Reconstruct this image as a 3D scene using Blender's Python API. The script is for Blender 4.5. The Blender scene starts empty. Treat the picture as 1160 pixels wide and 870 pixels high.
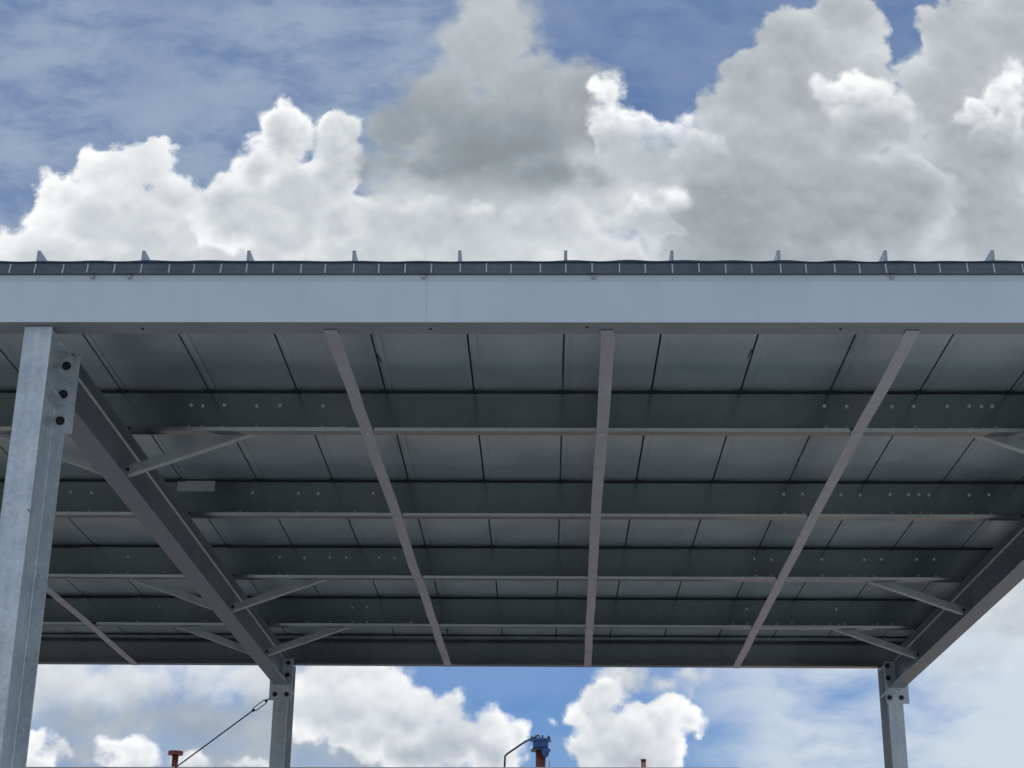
import bpy, bmesh, math, random
from mathutils import Vector, Matrix
random.seed(4)
S = bpy.context.scene
COL = S.collection
PI = math.pi
EYE = 1.6                      # eye height above the ground, metres

# ------------------------------------------------------------------ node helpers
class N:
    """tiny wrapper: arithmetic on node sockets"""
    def __init__(s, tree): s.t = tree
    def node(s, kind, **kw):
        n = s.t.nodes.new(kind)
        for k, v in kw.items(): setattr(n, k, v)
        return n
    def put(s, sock, v):
        if isinstance(v, bpy.types.NodeSocket): s.t.links.new(v, sock)
        else: sock.default_value = v
    def m(s, op, a, b=None, c=None, clamp=False):
        n = s.node('ShaderNodeMath', operation=op, use_clamp=clamp)
        for i, v in enumerate((a, b, c)):
            if v is not None: s.put(n.inputs[i], v)
        return n.outputs[0]
    def v(s, op, a, b=None, c=None):
        n = s.node('ShaderNodeVectorMath', operation=op)
        for i, q in enumerate((a, b, c)):
            if q is not None: s.put(n.inputs[i], q)
        return n.outputs['Value'] if op in ('LENGTH', 'DOT_PRODUCT', 'DISTANCE') else n.outputs['Vector']
    def scale(s, a, f):
        n = s.node('ShaderNodeVectorMath', operation='SCALE'); s.put(n.inputs[0], a); s.put(n.inputs['Scale'], f)
        return n.outputs['Vector']
    def step(s, x, lo, hi, a=0.0, b=1.0, kind='SMOOTHSTEP'):
        n = s.node('ShaderNodeMapRange', interpolation_type=kind)
        for i, q in enumerate((x, lo, hi, a, b)): s.put(n.inputs[i], q)
        return n.outputs[0]
    def noise(s, vec, scale, detail=4, rough=.5, dim='3D', out='Fac', lac=2.0, dist=0.0):
        n = s.node('ShaderNodeTexNoise', noise_dimensions=dim)
        s.put(n.inputs['Vector'], vec)
        n.inputs['Scale'].default_value = scale; n.inputs['Detail'].default_value = detail
        n.inputs['Roughness'].default_value = rough; n.inputs['Lacunarity'].default_value = lac
        n.inputs['Distortion'].default_value = dist
        return n.outputs[out]
    def voro(s, vec, scale, feature='SMOOTH_F1', detail=0, rough=.5, dim='2D', smooth=.5, out='Distance'):
        n = s.node('ShaderNodeTexVoronoi', voronoi_dimensions=dim, feature=feature)
        s.put(n.inputs['Vector'], vec); n.inputs['Scale'].default_value = scale
        n.inputs['Detail'].default_value = detail; n.inputs['Roughness'].default_value = rough
        if 'Smoothness' in n.inputs: n.inputs['Smoothness'].default_value = smooth
        return n.outputs[out]
    def mix(s, f, a, b, blend='MIX'):
        n = s.node('ShaderNodeMix', data_type='RGBA', blend_type=blend)
        s.put(n.inputs[0], f)
        for sock, q in ((n.inputs[6], a), (n.inputs[7], b)):
            s.put(sock, q if isinstance(q, bpy.types.NodeSocket) else (*q, 1))
        return n.outputs[2]

# ------------------------------------------------------------------ sky
CLOUD_HIGH = [(0.82, 0.75, 0.4598, 0.5937, 0.79, 0.0136, 0.0224, 0.7, 0.04, None, [(0.0765, 0.544, 0.049, 0.0346), (-0.0001, 0.5338, 0.104, 0.0517), (0.0852, 0.5268, 0.073, 0.0377), (0.1716, 0.5508, 0.0917, 0.0625), (0.2727, 0.5927, 0.037, 0.0641), (0.2916, 0.5299, 0.0604, 0.0615), (-0.0859, 0.5339, 0.0491, 0.0345), (-0.3147, 0.4818, 0.0974, 0.0302), (-0.163, 0.483, 0.1211, 0.0368), (-0.0121, 0.4863, 0.1326, 0.0334), (0.1383, 0.4896, 0.12, 0.0401), (0.2881, 0.4928, 0.0955, 0.0467), (-0.1918, 0.4598, 0.2046, 0.0224), (0.137, 0.4598, 0.2257, 0.0249)]), (0.84, 0.92, 0.4831, 0.561, 0.99, 0.0204, 0.0061, 0.7, 0.1, None, [(-0.3029, 0.5467, 0.0323, 0.0321), (-0.2823, 0.56, 0.0225, 0.0239), (-0.3352, 0.5294, 0.0235, 0.0249), (-0.3119, 0.5136, 0.0523, 0.0308), (-0.2637, 0.5252, 0.0308, 0.0289), (-0.3606, 0.4831, 0.0366, 0.0268)]), (0.83, 0.88, 0.4817, 0.5029, 0.95, 0.0177, 0.012, 0.65, 0.08, None, [(-0.3452, 0.4818, 0.0549, 0.0215), (-0.2858, 0.4979, 0.0397, 0.0244), (-0.2403, 0.5019, 0.0403, 0.0285), (-0.2296, 0.4817, 0.0728, 0.0301), (-0.1938, 0.4898, 0.0425, 0.0269)]), (0.83, 0.77, 0.4998, 0.582, 1.0, 0.0231, 0.0068, 0.7, 0.09, None, [(-0.1866, 0.5725, 0.0262, 0.0326), (-0.2025, 0.548, 0.0279, 0.0363), (-0.2189, 0.5183, 0.0338, 0.0356), (-0.1459, 0.581, 0.0187, 0.0214), (-0.1528, 0.5444, 0.0259, 0.0417), (-0.1802, 0.5169, 0.049, 0.0479), (-0.1426, 0.4998, 0.0304, 0.0338)]), (0.84, 0.79, 0.483, 0.5143, 0.9, 0.0204, 0.015, 0.75, 0.08, None, [(-0.0912, 0.5066, 0.0517, 0.0305), (-0.0457, 0.5133, 0.0244, 0.0204), (-0.0, 0.5017, 0.0666, 0.0304), (0.0716, 0.5132, 0.0303, 0.0312), (0.0421, 0.4863, 0.0662, 0.0267), (-0.0362, 0.4843, 0.0723, 0.0267), (-0.1207, 0.483, 0.0423, 0.0267)]), (0.6, 0.75, 0.5442, 0.6814, 0.76, 0.0231, 0.018, 0.8, 0.04, (0.5099, 0.5477), [(-0.0387, 0.6804, 0.0372, 0.0454), (-0.0434, 0.646, 0.0444, 0.0385), (-0.0115, 0.6195, 0.0453, 0.0349), (0.0224, 0.6121, 0.0338, 0.0318), (-0.0723, 0.6095, 0.039, 0.0362), (-0.1009, 0.5809, 0.0312, 0.0299), (-0.0374, 0.5758, 0.0807, 0.0439), (0.0309, 0.5827, 0.036, 0.0355), (-0.0062, 0.5442, 0.0798, 0.0264), (-0.0926, 0.5527, 0.0463, 0.0279)]), (0.7, 0.75, 0.5015, 0.6663, 0.82, 0.0231, 0.0068, 0.75, 0.07, None, [(0.2991, 0.6447, 0.0413, 0.0456), (0.3325, 0.6653, 0.0378, 0.0491), (0.2753, 0.6085, 0.0347, 0.0402), (0.3071, 0.5785, 0.0491, 0.0564), (0.28, 0.5354, 0.0545, 0.048), (0.3069, 0.5015, 0.0538, 0.0402)]), (0.69, 0.74, 0.4816, 0.6713, 0.82, 0.0231, 0.0068, 0.75, 0.07, None, [(0.2349, 0.5822, 0.0345, 0.0325), (0.2055, 0.6231, 0.0312, 0.029), (0.1105, 0.5544, 0.0307, 0.0279), (0.216, 0.6703, 0.0342, 0.0344), (0.1782, 0.6511, 0.0366, 0.0385), (0.1455, 0.6248, 0.0301, 0.0306), (0.1211, 0.5917, 0.0273, 0.0342), (0.161, 0.5845, 0.0606, 0.0553), (0.1282, 0.5357, 0.0548, 0.055), (0.1886, 0.5287, 0.0728, 0.0547), (0.2365, 0.5218, 0.0543, 0.0476), (0.2217, 0.6144, 0.0286, 0.0361), (0.1499, 0.4816, 0.1196, 0.0266)]), (0.8, 0.94, 0.5544, 0.6203, 1.02, 0.0109, 0.0068, 0.6, 0.17, (0.5581, 0.6021), [(0.0388, 0.6193, 0.0082, 0.0124), (0.0449, 0.6063, 0.0137, 0.0173), (0.0509, 0.5898, 0.0174, 0.0157), (0.0657, 0.5847, 0.0161, 0.0156), (0.0791, 0.5748, 0.0136, 0.0141), (0.0961, 0.5847, 0.0099, 0.0185), (0.1062, 0.5733, 0.0123, 0.0155), (0.0861, 0.5579, 0.0307, 0.0251), (0.0506, 0.572, 0.0247, 0.0282), (0.0708, 0.5614, 0.0308, 0.0252), (0.0372, 0.5862, 0.0149, 0.0256), (0.1105, 0.5544, 0.0184, 0.0181)]), (0.76, 0.97, 0.5681, 0.6227, 1.0, 0.0122, 0.0095, 0.65, 0.15, (0.5687, 0.6166), [(0.1988, 0.6159, 0.015, 0.0159), (0.2147, 0.6217, 0.0162, 0.0145), (0.2308, 0.6115, 0.0186, 0.0173), (0.2463, 0.6028, 0.0136, 0.0143), (0.2113, 0.5986, 0.0211, 0.0186), (0.2352, 0.5857, 0.021, 0.0213), (0.2157, 0.5717, 0.0307, 0.0253), (0.2339, 0.5681, 0.027, 0.0252)]), (0.76, 0.97, 0.563, 0.6266, 1.02, 0.0109, 0.0088, 0.65, 0.15, (0.5511, 0.6115), [(0.3029, 0.5984, 0.016, 0.0143), (0.3177, 0.6112, 0.0124, 0.0129), (0.3328, 0.6256, 0.0124, 0.0131), (0.3233, 0.5926, 0.016, 0.0242), (0.3252, 0.563, 0.011, 0.0251), (0.2938, 0.587, 0.0111, 0.0085), (0.3073, 0.568, 0.022, 0.028)]), (0.8, 0.94, 0.5064, 0.5271, 0.98, 0.0122, 0.012, 0.65, 0.13, (0.495, 0.5249), [(0.0698, 0.5166, 0.0182, 0.0163), (0.0852, 0.5261, 0.0134, 0.0137), (0.0799, 0.5064, 0.0206, 0.0122)]), (0.8, 0.95, 0.5045, 0.5177, 0.99, 0.0095, 0.0095, 0.6, 0.14, (0.4977, 0.5222), [(-0.0457, 0.5167, 0.0134, 0.0123), (-0.0516, 0.5045, 0.0134, 0.0095), (-0.0365, 0.5058, 0.0146, 0.0095)])]
CLOUD_LOW = [(0.84, 0.91, 0.1764, 0.2127, 0.95, 0.0163, 0.0224, 0.7, 0.07, None, [(-0.1354, 0.1764, 0.049, 0.0325), (-0.2791, 0.1931, 0.0826, 0.022), (-0.1856, 0.1936, 0.0768, 0.023), (-0.3273, 0.1808, 0.033, 0.0272), (-0.1171, 0.1939, 0.0383, 0.0263), (-0.209, 0.2117, 0.1106, 0.0222), (-0.3084, 0.2084, 0.0499, 0.0278)]), (0.73, 0.71, 0.1429, 0.1686, 0.79, 0.0136, 0.0329, 0.7, 0.05, None, [(-0.2601, 0.1676, 0.12, 0.0237), (-0.1725, 0.1611, 0.0759, 0.03), (-0.1127, 0.1562, 0.0594, 0.032), (-0.2797, 0.1456, 0.0812, 0.0212), (-0.1929, 0.1429, 0.0862, 0.0233)]), (0.84, 0.88, 0.1927, 0.1982, 0.92, 0.0082, 0.0095, 0.6, 0.09, None, [(0.0667, 0.1927, 0.0299, 0.0109), (0.0929, 0.1972, 0.0152, 0.0044), (0.0439, 0.1964, 0.0218, 0.0109)]), (0.78, 0.84, 0.2086, 0.2345, 0.9, 0.0122, 0.0254, 0.9, 0.08, None, [(0.2913, 0.2335, 0.0328, 0.0335), (0.2769, 0.2086, 0.0298, 0.0132)]), (0.88, 0.95, 0.139, 0.1549, 1.02, 0.0068, 0.0048, 0.45, 0.16, None, [(-0.3104, 0.1539, 0.0152, 0.0117), (-0.2981, 0.1455, 0.0119, 0.0096), (-0.3114, 0.139, 0.0195, 0.0095)]), (0.86, 0.94, 0.1394, 0.1541, 1.01, 0.0068, 0.0061, 0.5, 0.15, None, [(-0.2598, 0.1531, 0.0152, 0.0107), (-0.242, 0.1485, 0.0152, 0.0096), (-0.252, 0.1394, 0.0324, 0.0074), (-0.2188, 0.1428, 0.0162, 0.0063), (-0.1863, 0.1409, 0.0183, 0.0042)]), (0.76, 0.95, 0.1471, 0.1874, 1.02, 0.0163, 0.0068, 0.6, 0.13, None, [(-0.1014, 0.1701, 0.038, 0.0258), (-0.1299, 0.1765, 0.0327, 0.0324), (-0.1058, 0.1864, 0.0284, 0.024), (-0.0318, 0.1471, 0.0322, 0.019), (-0.0765, 0.1724, 0.0217, 0.0151), (-0.062, 0.1758, 0.0141, 0.0108), (-0.0321, 0.17, 0.0141, 0.0107), (-0.0136, 0.161, 0.0118, 0.0096), (-0.048, 0.1544, 0.0323, 0.0191), (-0.0801, 0.1489, 0.0376, 0.0191), (-0.0071, 0.1494, 0.0097, 0.0116)]), (0.84, 0.96, 0.1445, 0.1849, 1.03, 0.0122, 0.0048, 0.55, 0.16, None, [(0.0263, 0.1795, 0.0162, 0.0151), (0.0383, 0.1839, 0.0141, 0.0119), (0.0501, 0.1775, 0.013, 0.0119), (0.0165, 0.1676, 0.0108, 0.0118), (0.0608, 0.1711, 0.0151, 0.0139), (0.0749, 0.176, 0.014, 0.0118), (0.0844, 0.168, 0.0118, 0.0107), (0.0917, 0.1606, 0.0075, 0.0074), (0.038, 0.1571, 0.0301, 0.0212), (0.0648, 0.1572, 0.0236, 0.017), (0.0538, 0.1445, 0.0342, 0.0147), (0.0186, 0.1474, 0.0118, 0.0106)])]

SUN_EL, SUN_AZ = math.radians(73), math.radians(12)      # high, beyond the canopy, behind the big cloud

def build_world():
    w = bpy.data.worlds.new('World'); S.world = w; w.use_nodes = True
    t = w.node_tree; t.nodes.clear(); n = N(t)
    sky = n.node('ShaderNodeTexSky', sky_type='NISHITA', sun_disc=False)
    sky.sun_elevation = SUN_EL; sky.sun_rotation = SUN_AZ
    sky.air_density = 1.0; sky.dust_density = .6; sky.ozone_density = 2.0
    d = n.node('ShaderNodeTexCoord').outputs['Generated']
    xyz = n.node('ShaderNodeSeparateXYZ'); n.put(xyz.inputs[0], d)
    X, Y, Z = xyz.outputs
    yc = n.m('MAXIMUM', Y, .05)
    cmb = n.node('ShaderNodeCombineXYZ'); n.put(cmb.inputs[0], n.m('DIVIDE', X, yc)); n.put(cmb.inputs[1], n.m('DIVIDE', Z, yc))
    P = cmb.outputs[0]
    # warped coordinates: gentle swirl, then cauliflower detail
    w1 = n.scale(n.v('SUBTRACT', n.noise(P, 15, 2, .5, '2D', 'Color'), (.5, .5, .5)), .020)
    w2 = n.scale(n.v('SUBTRACT', n.noise(P, 60, 4, .6, '2D', 'Color'), (.5, .5, .5)), .011)
    Pw = n.v('ADD', P, n.v('ADD', w1, w2))
    Pp = n.v('ADD', P, n.scale(w2, .7))
    puff1 = n.voro(Pp, 30, 'F1', detail=2.2, rough=.45)
    puff2 = n.voro(n.v('ADD', Pp, (.001, .007, 0)), 30, 'F1', detail=2.2, rough=.45)
    relief = n.m('SUBTRACT', puff2, puff1)                   # billows lit from above
    fine = n.noise(P, 75, 8, .61, '2D')
    low = n.noise(P, 13, 5, .5, '2D')
    disp = n.m('ADD', n.m('MULTIPLY', n.m('SUBTRACT', .42, puff1), .017), n.m('MULTIPLY', n.m('SUBTRACT', fine, .5), .016))
    lowc = n.m('SUBTRACT', low, .5)
    xl = n.node('ShaderNodeSeparateXYZ'); n.put(xl.inputs[0], P)

    def clouded(bodies, col, cool):
        """cloud bodies from the farthest to the nearest; each is a cluster of towers with a bright thin rim and a grey core"""
        for c0, c1, v0, v1, rim, rw, soft, dsp, rel, fade, blobs in bodies:
            sd = None
            for (u, v_, a, b) in blobs:
                r = min(a, b)
                ln = n.v('LENGTH', n.v('MULTIPLY_ADD', Pw, (1 / a, 1 / b, 0), (-u / a, -v_ / b, 0)))
                s1 = n.m('MULTIPLY_ADD', ln, -r, r)
                sd = s1 if sd is None else n.m('SMOOTH_MAX', sd, s1, .010)
            e = n.m('MULTIPLY_ADD', disp, dsp, sd)
            al = n.step(e, -.3 * soft, .7 * soft)
            if fade: al = n.m('MULTIPLY', al, n.step(n.m('MULTIPLY_ADD', lowc, .05, xl.outputs[1]), fade[0], fade[1]))
            core = n.step(xl.outputs[1], v0, v1, c0, c1, 'LINEAR')
            lit = n.m('MULTIPLY', n.step(e, .0, rw, 1, 0), n.step(low, .32, .6, .25, 1.0))
            val = n.m('MULTIPLY_ADD', n.m('SUBTRACT', rim, core), lit, core)
            val = n.m('MULTIPLY_ADD', relief, rel, n.m('MULTIPLY_ADD', lowc, .17, val))
            val = n.m('MINIMUM', n.m('MAXIMUM', val, .3), 1.02)
            tint = n.mix(n.step(val, .62, .98, kind='LINEAR'), cool, (.985, 1.0, 1.01))
            col = n.mix(al, col, n.scale(tint, n.m('MULTIPLY', n.m('POWER', val, 2.2), CLOUD_GAIN)))
        return col

    # open sky: nishita, a streaky veil high on the left, milky bands low on the right
    skyb = n.mix(1.0, sky.outputs[0], SKY_TINT, 'MULTIPLY')
    vs = n.v('MULTIPLY', n.v('ADD', P, n.scale(w1, 1.5)), (1.0, 2.1, 1))
    streak = n.noise(vs, 13, 7, .62, '2D')
    patch = n.noise(P, 6, 3, .5, '2D')
    vfac = n.m('MULTIPLY', n.step(streak, .16, .70, .26, 1.0), n.step(patch, .25, .55, .7, 1.0))
    vfac = n.m('MULTIPLY', vfac, n.step(xl.outputs[0], -.1, .05, .95, .45))
    skyU = n.mix(vfac, skyb, tuple(CLOUD_GAIN * c for c in (.34, .43, .56)))
    veil2 = n.m('MULTIPLY', n.step(n.noise(n.v('MULTIPLY', n.v('ADD', P, w1), (1, 2.6, 1)), 8, 5, .55, '2D'), .16, .60),
                n.step(xl.outputs[0], .04, .16, .15, .95))
    skyL = n.mix(veil2, n.mix(1.0, skyb, (.80, .98, 1.14), 'MULTIPLY'), tuple(CLOUD_GAIN * c for c in (.66, .74, .82)))
    colU = clouded(CLOUD_HIGH, skyU, (.89, 1.0, 1.10))
    colL = clouded(CLOUD_LOW, skyL, (.84, .98, 1.15))
    # the rest of the sky dome (behind and overhead): scattered broken cloud
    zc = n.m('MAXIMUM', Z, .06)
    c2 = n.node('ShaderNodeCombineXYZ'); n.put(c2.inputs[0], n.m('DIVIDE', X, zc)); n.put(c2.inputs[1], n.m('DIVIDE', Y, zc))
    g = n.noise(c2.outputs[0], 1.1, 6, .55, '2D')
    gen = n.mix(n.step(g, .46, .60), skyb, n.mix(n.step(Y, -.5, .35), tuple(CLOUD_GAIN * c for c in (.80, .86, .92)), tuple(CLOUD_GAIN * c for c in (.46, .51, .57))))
    def bg(c):
        q = n.node('ShaderNodeBackground'); n.put(q.inputs[0], c); q.inputs[1].default_value = .1; return q.outputs[0]
    def mixs(f, p, q):
        r = n.node('ShaderNodeMixShader'); n.put(r.inputs[0], f); n.put(r.inputs[1], p); n.put(r.inputs[2], q); return r.outputs[0]
    front = mixs(n.step(xl.outputs[1], .31, .35), bg(colL), bg(colU))
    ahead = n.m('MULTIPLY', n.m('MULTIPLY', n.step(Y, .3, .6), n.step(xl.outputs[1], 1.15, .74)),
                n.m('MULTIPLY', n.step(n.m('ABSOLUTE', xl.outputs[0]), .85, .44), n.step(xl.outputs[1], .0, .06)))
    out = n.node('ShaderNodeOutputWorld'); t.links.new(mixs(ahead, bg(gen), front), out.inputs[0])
    w.cycles.sampling_method = 'MANUAL'; w.cycles.sample_map_resolution = 512

CLOUD_GAIN = 9.7
SKY_TINT = (.44, .58, .77)
build_world()
sl = bpy.data.lights.new('sun', 'SUN'); sl.energy = 3.2; sl.angle = math.radians(.53); sl.color = (1, .96, .9)
so = bpy.data.objects.new('sun', sl); COL.objects.link(so)
sd_ = Vector((math.sin(SUN_AZ) * math.cos(SUN_EL), math.cos(SUN_AZ) * math.cos(SUN_EL), math.sin(SUN_EL)))
so.rotation_euler = sd_.to_track_quat('Z', 'Y').to_euler(); so.location = (0, 0, 30)

# ------------------------------------------------------------------ materials
def mat(name, build):
    m = bpy.data.materials.new(name); m.use_nodes = True
    t = m.node_tree; t.nodes.clear(); n = N(t)
    b = n.node('ShaderNodeBsdfPrincipled'); o = n.node('ShaderNodeOutputMaterial')
    t.links.new(b.outputs[0], o.inputs[0]); build(n, b); return m

def galv(c1, c2, metal=.6, rough=.45, spangle=45, blotch=5.0, bump=.05, streak=0.0, rust=0.0, rvar=1.0, cellw=.30, specks=0.0):
    """zinc coating: spangle cells, cloudy blotches, faint run marks"""
    def f(n, b):
        co = n.node('ShaderNodeTexCoord').outputs['Object']
        cell = n.voro(co, spangle, 'F1', dim='3D', out='Color')
        cs = n.node('ShaderNodeSeparateColor'); n.put(cs.inputs[0], cell)
        blot = n.noise(co, blotch, 5, .6)
        fac = n.m('ADD', n.m('MULTIPLY', cs.outputs[0], cellw), n.m('MULTIPLY', n.step(blot, .3, .7), 1 - cellw))
        if streak:
            sv = n.noise(n.v('MULTIPLY', co, (30, 30, 1.2)), 1.0, 3, .5)
            fac = n.m('ADD', n.m('MULTIPLY', fac, 1 - streak), n.m('MULTIPLY', n.step(sv, .3, .7), streak))
        col = n.mix(fac, c1, c2)
        if specks:
            sp = n.m('MULTIPLY', n.step(n.noise(co, 34, 2, .5), .72, .76), n.step(n.noise(co, 3.5, 2, .5), .45, .6))
            col = n.mix(n.m('MULTIPLY', sp, specks), col, (.10, .11, .12))
        if rust:
            col = n.mix(n.m('MULTIPLY', n.step(n.noise(co, 3.1, 6, .7), .56, .72), rust), col, (.14, .075, .05))
        n.put(b.inputs['Base Color'], col); b.inputs['Metallic'].default_value = metal
        n.put(b.inputs['Roughness'], n.step(blot, .25, .75, rough - .08 * rvar, rough + .1 * rvar))
        bp = n.node('ShaderNodeBump'); bp.inputs['Strength'].default_value = bump; bp.inputs['Distance'].default_value = .004
        n.put(bp.inputs['Height'], n.m('ADD', blot, n.m('MULTIPLY', cs.outputs[1], .4))); n.put(b.inputs['Normal'], bp.outputs[0])
    return f

def paint(c, rough=.4, var=.12, dirt=(.12, .11, .10), amount=.15, scale=4.0, wavy=False):
    def f(n, b):
        co = n.node('ShaderNodeTexCoord').outputs['Object']
        nz = n.noise(co, scale, 6, .6)
        col = n.mix(n.step(nz, .25, .75), tuple(x * (1 - var) for x in c), tuple(min(1, x * (1 + var)) for x in c))
        sv = n.noise(n.v('MULTIPLY', co, (9, 9, .9)), 1.0, 5, .6)
        col = n.mix(n.m('MULTIPLY', n.step(sv, .5, .75), amount), col, dirt)
        n.put(b.inputs['Base Color'], col); b.inputs['Roughness'].default_value = rough
        if wavy:                             # slight oil-canning of thin sheet
            bp = n.node('ShaderNodeBump'); bp.inputs['Strength'].default_value = .35; bp.inputs['Distance'].default_value = .02
            n.put(bp.inputs['Height'], n.noise(n.v('MULTIPLY', co, (1.3, 1, 4.0)), 1.0, 2, .4)); n.put(b.inputs['Normal'], bp.outputs[0])
    return f

M = {}
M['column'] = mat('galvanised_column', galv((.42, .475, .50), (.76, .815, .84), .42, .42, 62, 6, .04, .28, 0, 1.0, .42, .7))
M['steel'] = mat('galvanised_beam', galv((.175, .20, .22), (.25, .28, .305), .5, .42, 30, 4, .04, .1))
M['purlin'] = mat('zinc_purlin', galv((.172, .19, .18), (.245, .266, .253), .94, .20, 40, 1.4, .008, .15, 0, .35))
M['strap'] = mat('strap_steel', galv((.38, .38, .39), (.51, .505, .515), .5, .45, 50, 8, .04))
M['brace'] = mat('brace_angle', galv((.36, .39, .38), (.50, .53, .51), .4, .42, 50, 6, .04))
M['deck'] = mat('roof_sheet', galv((.36, .415, .425), (.49, .55, .56), .60, .40, 70, 2.2, .03, 0, 0, .4))
M['fascia'] = mat('white_fascia_paint', paint((.63, .715, .785), .32, .04, (.38, .43, .47), .18, 2.0, True))
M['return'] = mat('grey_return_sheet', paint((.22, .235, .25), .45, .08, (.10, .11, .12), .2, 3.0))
M['trim'] = mat('eave_trim_sheet', galv((.10, .125, .14), (.16, .19, .205), .4, .4, 40, 5, .04))
M['edge'] = mat('blue_sheet_edge', paint((.03, .05, .10), .45, .2))
M['bright'] = mat('bright_zinc', galv((.62, .65, .66), (.78, .8, .8), .35, .35, 60, 9, .03))
M['seam'] = mat('seam_zinc', galv((.36, .39, .41), (.5, .53, .55), .5, .35, 60, 9, .03))
M['bolt'] = mat('zinc_bolt', galv((.46, .48, .46), (.68, .70, .68), .2, .4, 90, 20, .02))
M['dark_bolt'] = mat('dark_bolt', paint((.012, .014, .018), .6, .2))
M['tag'] = mat('tag_paint', paint((.42, .44, .40), .6, .08, amount=.1))
M['red'] = mat('red_oxide_paint', paint((.20, .045, .035), .5, .2, (.10, .05, .04), .4, 12))
M['blue'] = mat('blue_valve_paint', paint((.035, .12, .34), .35, .2, (.05, .05, .06), .3, 14))
M['rod'] = mat('dark_rod', paint((.06, .065, .07), .45, .25, amount=.3))
M['wall'] = mat('grey_render', paint((.42, .41, .41), .8, .1, (.25, .24, .22), .4, 1.5))
M['roof'] = mat('grey_flat_roof', paint((.30, .29, .28), .9, .1, amount=.3))
M['clip_gap_shade'] = mat('dark_clip_gap_shade', paint((.015, .017, .02), .7, .2))  # near-black for seam clips, scratches and the painted gap shade over the purlins

def ground_mat(n, b):
    co = n.node('ShaderNodeTexCoord').outputs['Object']
    a = n.noise(co, .12, 8, .65); g = n.noise(co, 14, 8, .7)
    col = n.mix(n.step(a, .3, .7), (.185, .148, .134), (.225, .188, .173))
    col = n.mix(n.m('MULTIPLY', n.step(g, .45, .7), .4), col, (.12, .085, .075))
    n.put(b.inputs['Base Color'], col); b.inputs['Roughness'].default_value = .92
    bp = n.node('ShaderNodeBump'); bp.inputs['Strength'].default_value = .3; bp.inputs['Distance'].default_value = .02
    n.put(bp.inputs['Height'], g); n.put(b.inputs['Normal'], bp.outputs[0])
M['ground'] = mat('packed_earth', ground_mat)
def slab_mat(n, b):
    co = n.node('ShaderNodeTexCoord').outputs['Object']
    a = n.noise(co, .5, 8, .65); g = n.noise(co, 22, 6, .7)
    col = n.mix(n.step(a, .3, .7), (.33, .36, .375), (.41, .435, .445))
    col = n.mix(n.m('MULTIPLY', n.step(g, .5, .75), .35), col, (.26, .275, .28))
    n.put(b.inputs['Base Color'], col); b.inputs['Roughness'].default_value = .85
M['slab'] = mat('concrete_yard', slab_mat)

# ------------------------------------------------------------------ mesh helpers
class MB:
    def __init__(s): s.bm = bmesh.new()
    def box(s, x0, x1, y0, y1, z0, z1):
        vs = [s.bm.verts.new((x, y, z)) for x in (x0, x1) for y in (y0, y1) for z in (z0, z1)]
        for f in ((0, 1, 3, 2), (4, 6, 7, 5), (0, 4, 5, 1), (2, 3, 7, 6), (0, 2, 6, 4), (1, 5, 7, 3)):
            s.bm.faces.new([vs[i] for i in f])
    def prism(s, prof, a, b, cap=True):
        """closed profile of 3-D points swept by a vector: prof lies at a, copied to +b"""
        a = Vector(a); b = Vector(b)
        p0 = [s.bm.verts.new(Vector(q) + a) for q in prof]; p1 = [s.bm.verts.new(Vector(q) + a + b) for q in prof]
        k = len(prof)
        for i in range(k): s.bm.faces.new((p0[i], p0[(i + 1) % k], p1[(i + 1) % k], p1[i]))
        if cap: s.bm.faces.new(p0); s.bm.faces.new(p1[::-1])
    def tube(s, pts, r, seg=12):
        pts = [Vector(p) for p in pts]; rings = []
        rr = r if isinstance(r, (list, tuple)) else [r] * len(pts)
        for i, p in enumerate(pts):
            d = (pts[min(i + 1, len(pts) - 1)] - pts[max(i - 1, 0)]).normalized()
            u = d.orthogonal().normalized() if i == 0 else (u - d * u.dot(d)).normalized()
            w = d.cross(u)
            rings.append([s.bm.verts.new(p + (u * math.cos(2 * PI * k / seg) + w * math.sin(2 * PI * k / seg)) * rr[i]) for k in range(seg)])
        for a, b in zip(rings, rings[1:]):
            for k in range(seg): s.bm.faces.new((a[k], a[(k + 1) % seg], b[(k + 1) % seg], b[k]))
        s.bm.faces.new(rings[0][::-1]); s.bm.faces.new(rings[-1])
    def disc(s, x, y, z0, z1, r, seg=20): s.tube([(x, y, z0), (x, y, z1)], r, seg)
    def build(s, name, m, parent=None, loc=None, smooth=False, bevel=0):
        bmesh.ops.recalc_face_normals(s.bm, faces=s.bm.faces)
        me = bpy.data.meshes.new(name); s.bm.to_mesh(me); s.bm.free()
        if smooth:
            for f in me.polygons: f.use_smooth = len(f.vertices) == 4
        me.materials.append(m); o = bpy.data.objects.new(name, me); COL.objects.link(o)
        if loc: o.location = loc
        if parent: o.parent = parent
        if bevel:
            bv = o.modifiers.new('bevel', 'BEVEL'); bv.width = bevel; bv.segments = 2; bv.limit_method = 'ANGLE'
        return o

def empty(name, loc, label=None, cat=None, group=None):
    e = bpy.data.objects.new(name, None); COL.objects.link(e); e.location = loc; e.empty_display_size = .2
    if label: e['label'] = label
    if cat: e['category'] = cat
    if group: e['group'] = group
    return e
def copy(o, parent, loc):
    c = o.copy(); COL.objects.link(c); c.parent = parent; c.location = loc; return c

# ------------------------------------------------------------------ ground
g = MB()
g.bm.faces.new([g.bm.verts.new(p) for p in ((-900, -900, 0), (900, -900, 0), (900, 900, 0), (-900, 900, 0))])
go = g.build('ground', M['ground']); go['kind'] = 'structure'
g = MB()
for i in range(8):
    for j in range(6):
        g.box(-24 + i * 6 + .004, -18 + i * 6 - .004, -22 + j * 6 + .004, -16 + j * 6 - .004, .004, .012)
go = g.build('concrete_yard', M['slab']); go['kind'] = 'structure'

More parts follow.
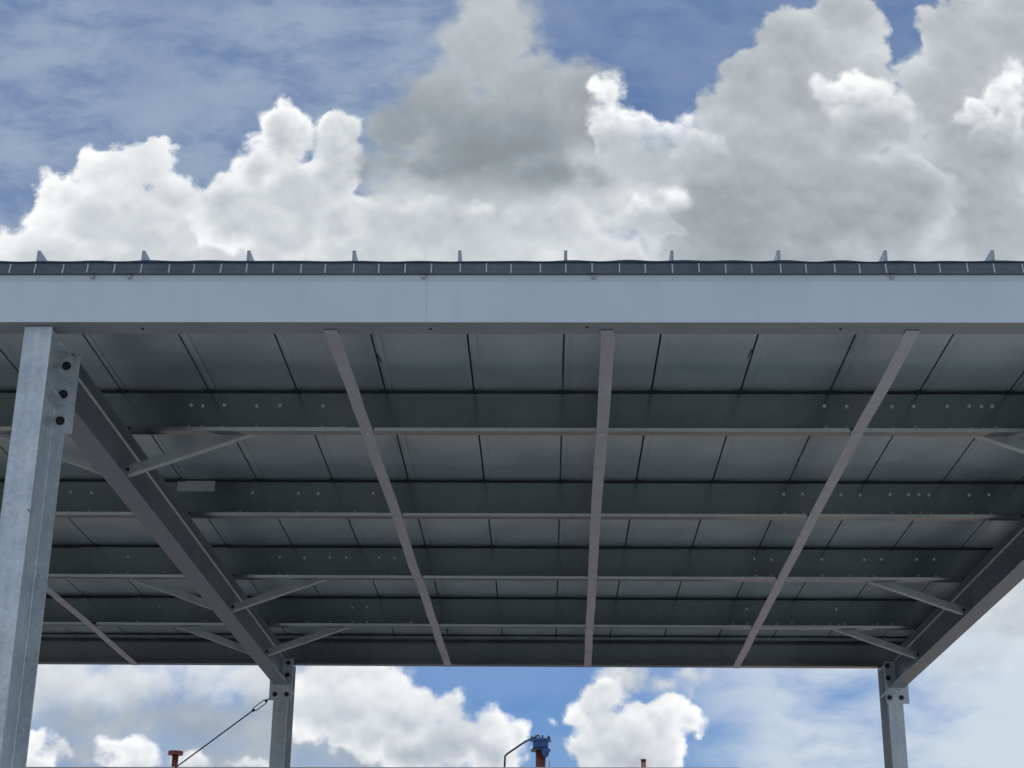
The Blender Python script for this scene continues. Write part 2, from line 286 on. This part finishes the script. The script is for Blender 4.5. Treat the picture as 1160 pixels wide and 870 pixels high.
# ------------------------------------------------------------------ the canopy
# heights below are measured from the ground: Zr(x) turns a height above the eye into one
H = lambda z: z + EYE
canopy = empty('steel_canopy', (0, 0, 0),
               'open galvanised steel canopy with white fascia, ribbed sheet roof and exposed purlins on columns', 'canopy')
canopy['kind'] = 'thing'
XL, XR, XF = -2.185, 2.855, -7.225        # frame lines: left one in view, right end, far left
FW = .06                                    # half flange width
ROOF = H(3.0)
PUR_Y = (7.80, 9.30, 10.77, 12.225)
EAVE_Y = 13.63
RX0, RX1 = -7.47, 3.08

# roof deck: standing seam sheets, open seams below, ribs above
SEAM0, SW = .079, .457
dk = MB()
k0 = math.ceil((RX0 - SEAM0) / SW); k1 = math.floor((RX1 - SEAM0) / SW)
seams = [SEAM0 + k * SW for k in range(k0, k1 + 1)]
prof = [RX0] + seams + [RX1]
Yf, Yb, T = 6.335, 13.80, .004
def sheet(x0, x1, sag):
    """one pan: flat with two faint pencil ribs, rows along Y so that it can dip a little between purlins"""
    xs = [x0, x0 + .02, x0 + .032, x0 + .045]
    xs += [x0 + (x1 - x0) * q for q in (.25, .5, .75)] + [x1 - .04, x1]
    ys = [Yf, 6.6, 7.1, 7.45, 7.8, 8.3, 8.8, 9.3, 9.8, 10.3, 10.77, 11.2, 11.75, 12.225, 12.7, 13.2, 13.64, Yb]
    grid = []
    for y in ys:
        row = []
        for i, x in enumerate(xs):
            z = ROOF + (.0025 if i == 2 else 0) + sag * math.sin((y - 6.3) * 4.19) * math.sin(PI * (x - x0) / (x1 - x0))
            row.append((x, y, z))
        grid.append(row)
    lo = [[dk.bm.verts.new(p) for p in r] for r in grid]
    hi = [[dk.bm.verts.new((p[0], p[1], p[2] + T)) for p in r] for r in grid]
    R_, C_ = len(ys), len(xs)
    for i in range(R_ - 1):
        for j in range(C_ - 1):
            dk.bm.faces.new((lo[i][j], lo[i][j + 1], lo[i + 1][j + 1], lo[i + 1][j]))
            dk.bm.faces.new((hi[i][j], hi[i + 1][j], hi[i + 1][j + 1], hi[i][j + 1]))
    for i in range(R_ - 1):
        dk.bm.faces.new((lo[i][0], lo[i + 1][0], hi[i + 1][0], hi[i][0])); dk.bm.faces.new((lo[i][-1], hi[i][-1], hi[i + 1][-1], lo[i + 1][-1]))
    for j in range(C_ - 1):
        dk.bm.faces.new((lo[0][j], hi[0][j], hi[0][j + 1], lo[0][j + 1])); dk.bm.faces.new((lo[-1][j], lo[-1][j + 1], hi[-1][j + 1], hi[-1][j]))
for a, b in zip(prof, prof[1:]):
    if b - a > .03: sheet(a + (.0049 if a > RX0 else 0), b - (.0049 if b < RX1 else 0), random.uniform(-.002, .003))
deck = dk.build('roof_deck', M['deck'], canopy)
sb = MB(); h = .072                         # one upstand seam: two legs and a folded cap, open slot below
sb.box(-.0068, -.0042, Yf - .02, Yb, T + .0005, h); sb.box(.0042, .0068, Yf - .02, Yb, T + .0005, h)
sb.box(-.0068, .0068, Yf - .02, Yb, h + .0003, h + .005)
sb.box(-.0040, .0040, Yf - .0195, Yf - .0165, T + .0005, h)
seam0 = sb.build('standing_seam', M['seam'], deck, (seams[0], 0, ROOF))
for x in seams[1:]: copy(seam0, deck, (x, 0, ROOF))
cl = MB(); cl.box(-.020, .026, -.013, -.0025, -.0145, -.0005)     # dark clip where a seam crosses a purlin
clip0 = None
for y in PUR_Y + (EAVE_Y,):
    for x in seams:
        if x < -1.2 - y * .31: continue
        if clip0 is None: clip0 = cl.build('seam_clip', M['clip_gap_shade'], deck, (x, y, ROOF))
        else: copy(clip0, deck, (x, y, ROOF))

for x, y, dx in ((-.83, 7.36, .012), (.985, 7.30, -.010)):       # two dark slits scratched in the sheets
    sl_ = MB(); sl_.prism([(-.003, -.06, 0), (.003, -.06, 0), (.004 + dx, .05, 0), (-.001 + dx, .06, 0)], (0, 0, -.0022), (0, 0, .0008))
    sl_.build('scratch', M['clip_gap_shade'], deck, (x, y, ROOF - .0015))

# front: fascia board, its return, the ribbed eave trim and the wavy sheet edge
FY = 6.32
fb, ft, st = H(2.742), H(2.964), H(3.014)
joint = -.515
for x0, x1 in ((RX0 - .02, joint - .0004), (joint + .0004, RX1 + .02)):
    f = MB()
    th = .003
    f.prism([(0, FY, fb), (0, FY, ft - .032), (0, FY + .005, ft - .030), (0, FY + .005, ft), (0, FY + .005 + th, ft), (0, FY + .005 + th, ft - .032), (0, FY + th, ft - .034), (0, FY + th, fb)], (x0, 0, 0), (x1 - x0, 0, 0))
    fo = f.build('fascia', M['fascia'], canopy)
scr = MB(); scr.tube([(0, 0, 0), (0, -.006, 0)], [.010, .009], 12); scr.tube([(0, -.006, 0), (0, -.012, 0)], .0065, 6)
s0 = scr.build('screw', M['strap'], fo, (.198, FY - .0005, H(2.951)))
s1 = MB(); s1.disc(0, 0, -.005, 0, .0055, 10); s1 = s1.build('screw', M['dark_bolt'], fo, (.17, FY + .05, fb - .0005))
for x in (-1.96, -1.80, -.53, 1.47): copy(s0, fo, (x, FY - .0005, H(2.951 if x > -2 else 2.958)))
for x in (-.50, -1.74, 1.25): copy(s1, fo, (x, FY + .07, fb - .0005))
tr = MB()
tr.box(RX0 - .02, RX1 + .02, FY - .010, FY + .012, ft + .0015, st - .0005)
tr.box(RX0 - .02, RX1 + .02, FY - .016, FY - .0102, ft + .0008, ft + .012)      # rolled lower hem
trim = tr.build('eave_trim', M['trim'], canopy)
rb = MB()
rb.prism([(0, FY - .0105, st - .004), (0, FY - .0135, st - .004), (0, FY - .0135, ft + .0175), (0, FY - .021, ft + .0165), (0, FY - .021, ft + .001), (0, FY - .0163, ft + .001), (0, FY - .0163, ft + .0125), (0, FY - .0105, ft + .0125)], (-.0028, 0, 0), (.0056, 0, 0))
clip1 = rb.build('trim_clip', M['column'], trim, (SEAM0, 0, 0))
for k in range(-30, 27):
    if k: copy(clip1, trim, (SEAM0 + k * SW / 4 + random.uniform(-.006, .006), 0, random.uniform(-.002, .002)))
we = MB(); nx = 520                         # turned-down lip of the roof sheets, wavy from oil-canning
top = []; bot = []
for i in range(nx + 1):
    x = RX0 - .02 + (RX1 - RX0 + .04) * i / nx
    ph = (x - SEAM0) / SW * 2 * PI
    zz = .0028 * math.sin(ph * 2 + .6) * (.6 + .4 * math.sin(x * 1.7)) + .0018 * math.sin(x * 3.1) + .0012 * math.sin(x * 21)
    top.append((x, st + .0075 + zz)); bot.append((x, st + .0005))
for y0, y1 in ((FY - .017, FY - .0125),):
    A = [we.bm.verts.new((x, y0, z)) for x, z in bot]; B = [we.bm.verts.new((x, y0, z)) for x, z in top]
    C = [we.bm.verts.new((x, y1 + .03, z)) for x, z in top]; D = [we.bm.verts.new((x, y1 + .03, z)) for x, z in bot]
    for i in range(nx):
        we.bm.faces.new((A[i], A[i + 1], B[i + 1], B[i])); we.bm.faces.new((B[i], B[i + 1], C[i + 1], C[i]))
        we.bm.faces.new((C[i], C[i + 1], D[i + 1], D[i])); we.bm.faces.new((D[i], D[i + 1], A[i + 1], A[i]))
we.build('sheet_edge', M['edge'], trim)
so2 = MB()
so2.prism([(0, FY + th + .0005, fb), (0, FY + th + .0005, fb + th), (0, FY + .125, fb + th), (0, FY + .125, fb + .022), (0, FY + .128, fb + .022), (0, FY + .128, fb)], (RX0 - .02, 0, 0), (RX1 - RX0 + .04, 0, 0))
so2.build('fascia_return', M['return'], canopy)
ch = MB()                                   # channel behind the fascia
t_ = .004
ch.prism([(0, 6.340, H(2.79)), (0, 6.340, H(2.985)), (0, 6.43, H(2.985)), (0, 6.43, H(2.96)), (0, 6.426, H(2.96)), (0, 6.426, H(2.981)),
          (0, 6.344, H(2.981)), (0, 6.344, H(2.794)), (0, 6.426, H(2.794)), (0, 6.426, H(2.815)), (0, 6.43, H(2.815)), (0, 6.43, H(2.79))],
         (RX0, 0, 0), (RX1 - RX0, 0, 0))
ch.build('front_channel', M['purlin'], canopy)
# rear eave strut, a C section open to the front
ev = MB(); y = EAVE_Y; zb, zt = H(2.745), H(2.986)
ev.prism([(0, y, zt), (0, y - .085, zt), (0, y - .085, zt - .026), (0, y - .081, zt - .026), (0, y - .081, zt - .004), (0, y - .004, zt - .004),
          (0, y - .004, zb + .004), (0, y - .081, zb + .004), (0, y - .081, zb + .024), (0, y - .085, zb + .024), (0, y - .085, zb), (0, y, zb)],
         (RX0, 0, 0), (RX1 - .006 - RX0, 0, 0))
M['eave'] = mat('red_primed_strut', galv((.215, .235, .225), (.30, .31, .30), .85, .27, 40, 1.4, .008, .1, .0, .4))
ev.build('eave_strut', M['eave'], canopy)

cz = MB(); cz.box(RX0 + .01, RX1 - .006, EAVE_Y + .002, EAVE_Y + .010, H(2.80), ROOF - .001)
cz.box(RX0 + .01, RX1 - .006, Yb + .001, Yb + .006, ROOF - .06, ROOF + .085)
cz.build('eave_closure', M['purlin'], canopy)

# purlins: Z sections lapped at the frames, bolted in two rows
def z_profile(y, zb, zt, nest=0.0):
    t = .0028; e = nest
    zb += e; zt -= e; y += e * 1.2
    return [(0, y, zb + t), (0, y, zt), (0, y + .062, zt), (0, y + .062 + .011, zt - .014), (0, y + .062 + .0085, zt - .0155), (0, y + .061, zt - t), (0, y + t, zt - t),
            (0, y + t, zb), (0, y - .058, zb), (0, y - .058 - .006, zb + .0165), (0, y - .058 - .0035, zb + .0175), (0, y - .0575, zb + t)]
bm0 = MB(); bm0.tube([(0, .001, 0), (0, -.004, 0)], .0100, 10); bm0.tube([(0, -.004, 0), (0, -.012, 0)], .0072, 6)
bolt0 = None
PT, PB = H(2.982), H(2.757)
lapR = (1.415, 1.527, 1.755, 1.868, 2.042, 2.154, 2.213, 2.271, 2.515, 2.63)
lapL = (-1.833, -1.773, -1.660, -1.491, -1.377, -1.150, -1.040, -2.62, -2.74, -2.87, -2.98, -3.15)
tagged = False
for pi_, y in enumerate(PUR_Y):
    pieces = ((RX0 + .02, -1.02, .0034), (-3.22, 3.02, 0.0), (1.385, 3.02, .0034))
    for q, (x0, x1, nest) in enumerate(pieces):
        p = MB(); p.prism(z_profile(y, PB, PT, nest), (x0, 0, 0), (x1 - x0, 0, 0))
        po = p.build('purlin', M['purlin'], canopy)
        if q != 1: continue
        fm = MB(); fm.box(RX0 + .02, RX1 - .01, y - .0015, y + .055, PT + .0004, ROOF - .0029)  # dark strip painting in the shade of the gap between purlin and sheets
        fm.build('gap_shade_strip', M['clip_gap_shade'], po)
        for bx in lapR + lapL:
            for bz in (2.915, 2.799):
                if random.random() < (.05 if pi_ < 2 else .3) + (.15 if bx < 0 else 0): continue
                b = (bx + random.uniform(-.004, .004), y, H(bz) + random.uniform(-.003, .003))
                if bolt0 is None: bolt0 = bm0.build('bolt', M['bolt'], po, b)
                else: copy(bolt0, po, b)
        if pi_ == 1:
            t = MB(); t.box(-.113, .115, -.0025, -.0005, -.033, .033)
            t.build('tag_plate', M['tag'], po, (-2.0 - .115, y, H(2.957)), bevel=.001)

# rafters: I beams with end plates
def i_along_y(mb, xc, y0, y1, zb, zt, hw=FW, tf=.009, tw=.006):
    mb.box(xc - hw, xc + hw, y0, y1, zb, zb + tf); mb.box(xc - hw, xc + hw, y0, y1, zt - tf, zt)
    mb.box(xc - tw / 2, xc + tw / 2, y0, y1, zb + tf, zt - tf)
CF, CR, CD = 6.36, 13.30, .335              # column faces and depth
RB, RT = H(2.52), H(2.7535)
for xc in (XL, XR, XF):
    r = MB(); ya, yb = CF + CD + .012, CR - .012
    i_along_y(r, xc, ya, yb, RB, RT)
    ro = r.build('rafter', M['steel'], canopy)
    wl = MB()                                # fillet welds where the web meets the top flange
    zz = RT - .0095
    for sx in (-1, 1):
        wl.prism([(sx * .0035, 0, zz), (sx * .012, 0, zz), (sx * .0035, 0, zz - .009)], (xc, ya + .002, 0), (0, yb - ya - .004, 0))
    wl.build('weld_seam', M['brace'], ro)
    for yy, dz in ((CF + CD + .0005, .0), (CR - .0115, .0)):
        e = MB(); e.box(xc - .092, xc + .092, yy, yy + .011, H(2.392 if yy > 10 else 2.37), H(2.735))
        e.build('end_plate', M['column'], ro, bevel=.0015)
    wt = MB()
    for _ in range(7): wt.tube([(xc + .05 + random.uniform(0, .02), ya - .004 + _ * .003, RT - .012 - random.uniform(0, .006)), (xc + .06 + random.uniform(0, .016), ya + .012 + _ * .003, RT - .008)], .005, 6)
    wt.build('weld_bead', M['bright'], ro)

# columns: H sections, front flange facing the photographer
def column(xc, yf, top, front):
    c = MB(); tf, tw = .011, .007
    c.box(xc - FW, xc + FW, yf, yf + tf, 0, top); c.box(xc - FW, xc + FW, yf + CD - tf, yf + CD, 0, top)
    c.box(xc - tw / 2, xc + tw / 2, yf + tf, yf + CD - tf, 0, top)
    for ye, s in ((yf + tf, 1), (yf + CD - tf, -1)):
        for sx in (-1, 1):
            c.prism([(sx * tw / 2, ye, 0), (sx * (tw / 2 + .006), ye, 0), (sx * tw / 2, ye + s * .006, 0)], (xc, 0, 0), (0, 0, top))
    co = c.build('column', M['column'], canopy, bevel=.0012)
    for zz in (H(2.735) if front else H(2.73), H(2.505)):
        for sx in (-1, 1):
            s = MB(); x0, x1 = sorted((xc + sx * tw / 2, xc + sx * (FW - .004)))
            s.box(x0, x1, yf + tf + .0005, yf + CD - tf - .0005, zz - .010, zz)
            s.build('stiffener', M['column'], co)
    bp = MB(); bp.box(xc - .13, xc + .13, yf - .03, yf + CD + .03, -.02, .018); bp.build('base_plate', M['column'], co)
    yb = (yf + CD - tf) if front else yf - .012
    zs = (2.685, 2.55, 2.425) if front else (2.70, 2.60, 2.44)
    for zz in zs:
        for sx in (-1, 1):
            b = MB(); off = .037 if front else .048
            b.tube([(0, 0, 0), (0, -.016, 0)], .0165, 6); b.tube([(0, .0, 0), (0, -.003, 0)], .02, 16)
            b.build('bolt', M['dark_bolt'], co, (xc + sx * off, yb - .0004, H(zz)))
    return co
for xc in (XL + .003, XR, XF):
    column(xc, CF, H(2.739), True); column(xc - .018 if xc > 0 else xc, CR, H(2.742), False)

# sag straps hanging under the purlin bottoms, front eave to rear eave
for xa, xb in ((-.930, -.831), (.259, .343), (1.559, 1.589), (-3.495, -3.482), (-4.75, -4.75)):
    s = MB(); w = .030
    ys = [6.40, 6.46] + [q for yy in PUR_Y for q in (yy - .062, yy - .02)] + [13.545, 13.62]
    prev = None
    rows = []
    for i, y in enumerate(ys):
        x = xa + (xb - xa) * (y - 6.4) / 7.2 + random.uniform(-.0035, .0035)
        z = PB - .0022 if 1 < i < len(ys) - 2 else (fb - .003 + .0 if i < 2 else zb - .0022)
        rows.append((x, y, z))
    # a shallow sag between supports
    full = []
    for a, b in zip(rows, rows[1:]):
        full.append(a)
        if b[1] - a[1] > .3:
            dz = random.uniform(.002, .008)
            for q in (.25, .5, .75): full.append((a[0] + (b[0] - a[0]) * q + random.uniform(-.003, .003), a[1] + (b[1] - a[1]) * q, a[2] + (b[2] - a[2]) * q - dz * math.sin(PI * q)))
    full.append(rows[-1])
    th = .0025
    V = [[s.bm.verts.new((x + dx, y, z + dz)) for dx, dz in ((-w, 0), (w, 0), (w, -th), (-w, -th))] for x, y, z in full]
    for a, b in zip(V, V[1:]):
        for k in range(4): s.bm.faces.new((a[k], a[(k + 1) % 4], b[(k + 1) % 4], b[k]))
    s.bm.faces.new(V[0]); s.bm.faces.new(V[-1][::-1])
    so_ = s.build('sag_strap', M['strap'], canopy)
    for x, y, z in rows[2:-2:2]:
        b = MB(); b.disc(0, 0, -.007, 0, .009, 8)
        b.build('strap_screw', M['bolt'], so_, (x + random.uniform(-.004, .004), y + .02, z - th - .0003))

# fly braces: angles from rafter bottom flange up to a purlin
def brace(xc, side, y, run=.68):
    a = Vector((xc + side * .030, y + .0095, RB + .014)); b = Vector((xc + side * (.03 + run), y + .0095, PB + .022))
    d = (b - a).normalized(); nrm = Vector((0, 0, 1)) - d * d.z; nrm.normalize()
    m = MB(); L = .046; t = .004; yv = Vector((0, 1, 0))
    pr = [nrm * 0, nrm * L, nrm * L + yv * t, nrm * t + yv * t, nrm * t + yv * L, yv * L]
    m.prism([tuple(q) for q in pr], a, b - a)
    o = m.build('fly_brace', M['brace'], canopy)
    k = MB(); k.tube([(0, 0, 0), (0, -.009, 0)], .010, 6)
    k.build('bolt', M['dark_bolt'], o, tuple(a + d * .035 + nrm * .026 + Vector((0, -.0003, 0))))
for xc, side, ys in ((XL, 1, (0, 2, 3)), (XL, -1, (0, 2, 3)), (XR, -1, (0, 2, 3)), (XF, 1, (0, 2, 3))):
    for i in ys: brace(xc, side, PUR_Y[i])

# rake trim closing the right and left roof edges
for x0, x1 in ((RX1 - .004, RX1), (RX0, RX0 + .004)):
    k = MB(); k.box(x0, x1, 6.44, 13.78, H(2.80), ROOF - .002); k.build('rake_trim', M['purlin'], canopy)

# rod bracing with a turnbuckle, rear left bay
p0 = Vector((XL - .062, CR + .10, H(2.46))); p1 = Vector((XF + .06, CR + .10, .25)); d = (p1 - p0).normalized()
r = MB(); r.tube([p0, p0 + d * .10], .0055, 8); r.tube([p0 + d * .20, p1], .0058, 8)
rod = r.build('brace_rod', M['rod'], canopy)
tb = MB(); nn = d.cross(Vector((0, 1, 0))).normalized()
for sx in (-1, 1):
    tb.tube([p0 + d * .085 + nn * sx * .004, p0 + d * .10 + nn * sx * .016, p0 + d * .20 + nn * sx * .016, p0 + d * .215 + nn * sx * .004], .0042, 8)
for q in (.078, .205): tb.tube([p0 + d * q, p0 + d * (q + .022)], .0125, 8)
tb.build('turnbuckle', M['rod'], rod)
ey = MB(); ey.box(p0.x - .012, p0.x + .0, p0.y - .012, p0.y + .012, p0.z - .03, p0.z + .03); ey.build('rod_bracket', M['steel'], rod)

# ------------------------------------------------------------------ beyond the canopy
bl = empty('low_building', (-4.5, 24.1, 0), 'long low pale grey building with a flat parapet edge, far beyond the canopy', 'building')
bl['kind'] = 'thing'; bl.rotation_euler = (0, 0, math.radians(-2.2))
WT = H(3.352)
w = MB(); w.box(-11, 7.2, 0, .22, 0, WT - .12); w.box(-11, 7.2, 8.78, 9, 0, WT - .12)
w.box(-11, -10.78, .22, 8.78, 0, WT - .12); w.box(6.98, 7.2, .22, 8.78, 0, WT - .12); w.build('wall', M['wall'], bl)
w = MB()
w.box(-11.06, 7.26, -.06, .28, WT - .118, WT); w.box(-11.06, 7.26, 8.72, 9.06, WT - .118, WT)
w.box(-11.06, -10.72, .2805, 8.7195, WT - .118, WT); w.box(6.92, 7.26, .2805, 8.7195, WT - .118, WT); w.build('coping', M['wall'], bl, bevel=.01)
w = MB(); w.box(-10.77, 6.97, .23, 8.77, WT - .5, WT - .36); w.build('roof', M['roof'], bl)
RTOP = WT - .36

def place(px_u, Y): return px_u * Y
v1 = empty('vent_pipe', (-5.60, 24.75, RTOP), 'red vent pipe with a round flange on top, left of the canopy rear column', 'vent pipe')
p = MB(); p.disc(0, 0, 0, H(3.62) - RTOP, .048, 16); p.build('pipe', M['red'], v1, smooth=True)
p = MB(); z = H(3.62) - RTOP; p.tube([(0, 0, z), (0, 0, z + .03)], .112, 20); p.tube([(0, 0, z + .0305), (0, 0, z + .055)], .112, 20); p.build('flange', M['red'], v1)
v2 = empty('plain_vent_pipe', (1.45, 24.75, RTOP), 'short plain dark red pipe end with no flange, right of the blue valve', 'pipe')
p = MB(); p.disc(0, 0, 0, H(3.58) - RTOP, .036, 16); p.build('pipe', M['red'], v2, smooth=True)
p = MB(); p.disc(0, 0, H(3.58) - RTOP + .0005, H(3.60) - RTOP, .042, 16); p.build('pipe_cap', M['red'], v2)

v3 = empty('valve_pipe', (-.09, 24.75, RTOP), 'blue flanged valve with a long bent lever on top of a red pipe', 'valve')
z = lambda q: H(q * 24.75 / 24) - RTOP
p = MB(); p.disc(0, 0, 0, z(3.595), .075, 18); p.build('pipe', M['red'], v3, smooth=True)
p = MB(); p.disc(0, 0, z(3.596), z(3.625), .150, 20); p.build('lower_flange', M['rod'], v3)
p = MB()
p.tube([(0, 0, z(3.6255)), (0, 0, z(3.645)), (0, 0, z(3.70)), (0, 0, z(3.735)), (0, 0, z(3.7355)), (0, 0, z(3.765)), (0, 0, z(3.7655)), (0, 0, z(3.79))],
       [.10, .118, .118, .118, .16, .16, .07, .05], 20)
p.build('valve_body', M['blue'], v3)
for k in range(8):
    a = 2 * PI * k / 8 + .2
    p = MB(); p.tube([(0, 0, 0), (0, 0, .045)], .013, 6); p.build('flange_bolt', M['rod'], v3, (.135 * math.cos(a), .135 * math.sin(a), z(3.766)))
p = MB(); p.tube([(.06, -.09, z(3.62)), (.075, -.10, z(3.55)), (.07, -.10, z(3.50))], [.06, .055, .035], 12); p.build('outlet', M['blue'], v3)
p = MB(); p.tube([(-.01, 0, z(3.785)), (-.03, -.02, z(3.83)), (-.25, -.03, z(3.72)), (-.50, -.03, z(3.555)), (-.535, -.03, z(3.52)), (-.54, -.03, z(3.36))], .016, 8)
p.build('lever', M['rod'], v3, smooth=True)
p = MB(); p.tube([(.13, -.06, 0), (.13, -.06, z(3.46))], .008, 6); p.build('drain_tube', M['strap'], v3)

# ------------------------------------------------------------------ camera and output
cam = bpy.data.cameras.new('camera'); co = bpy.data.objects.new('camera', cam); COL.objects.link(co); S.camera = co
pitch, yaw, roll = math.radians(21.26499), math.radians(-1.33195), math.radians(0.55877)
Fv = Vector((math.sin(yaw) * math.cos(pitch), math.cos(yaw) * math.cos(pitch), math.sin(pitch)))
R0 = Vector((math.cos(yaw), -math.sin(yaw), 0)); U0 = R0.cross(Fv)
Rv = R0 * math.cos(roll) + U0 * math.sin(roll); Uv = U0 * math.cos(roll) - R0 * math.sin(roll)
mw = Matrix((Rv, Uv, -Fv)).transposed().to_4x4(); mw.translation = (0, 0, EYE); co.matrix_world = mw
cam.sensor_width = 36; cam.lens = 36 * 1838.85 / 1160; cam.clip_start = .05; cam.clip_end = 3000
S.view_settings.view_transform = 'Standard'; S.view_settings.look = 'None'; S.view_settings.exposure = 0; S.view_settings.gamma = 1
S.view_settings.use_curve_mapping = False
S.cycles.max_bounces = 7; S.cycles.diffuse_bounces = 5; S.cycles.use_denoising = True
S.cycles.caustics_reflective = False; S.cycles.caustics_refractive = False; S.cycles.sample_clamp_indirect = 6
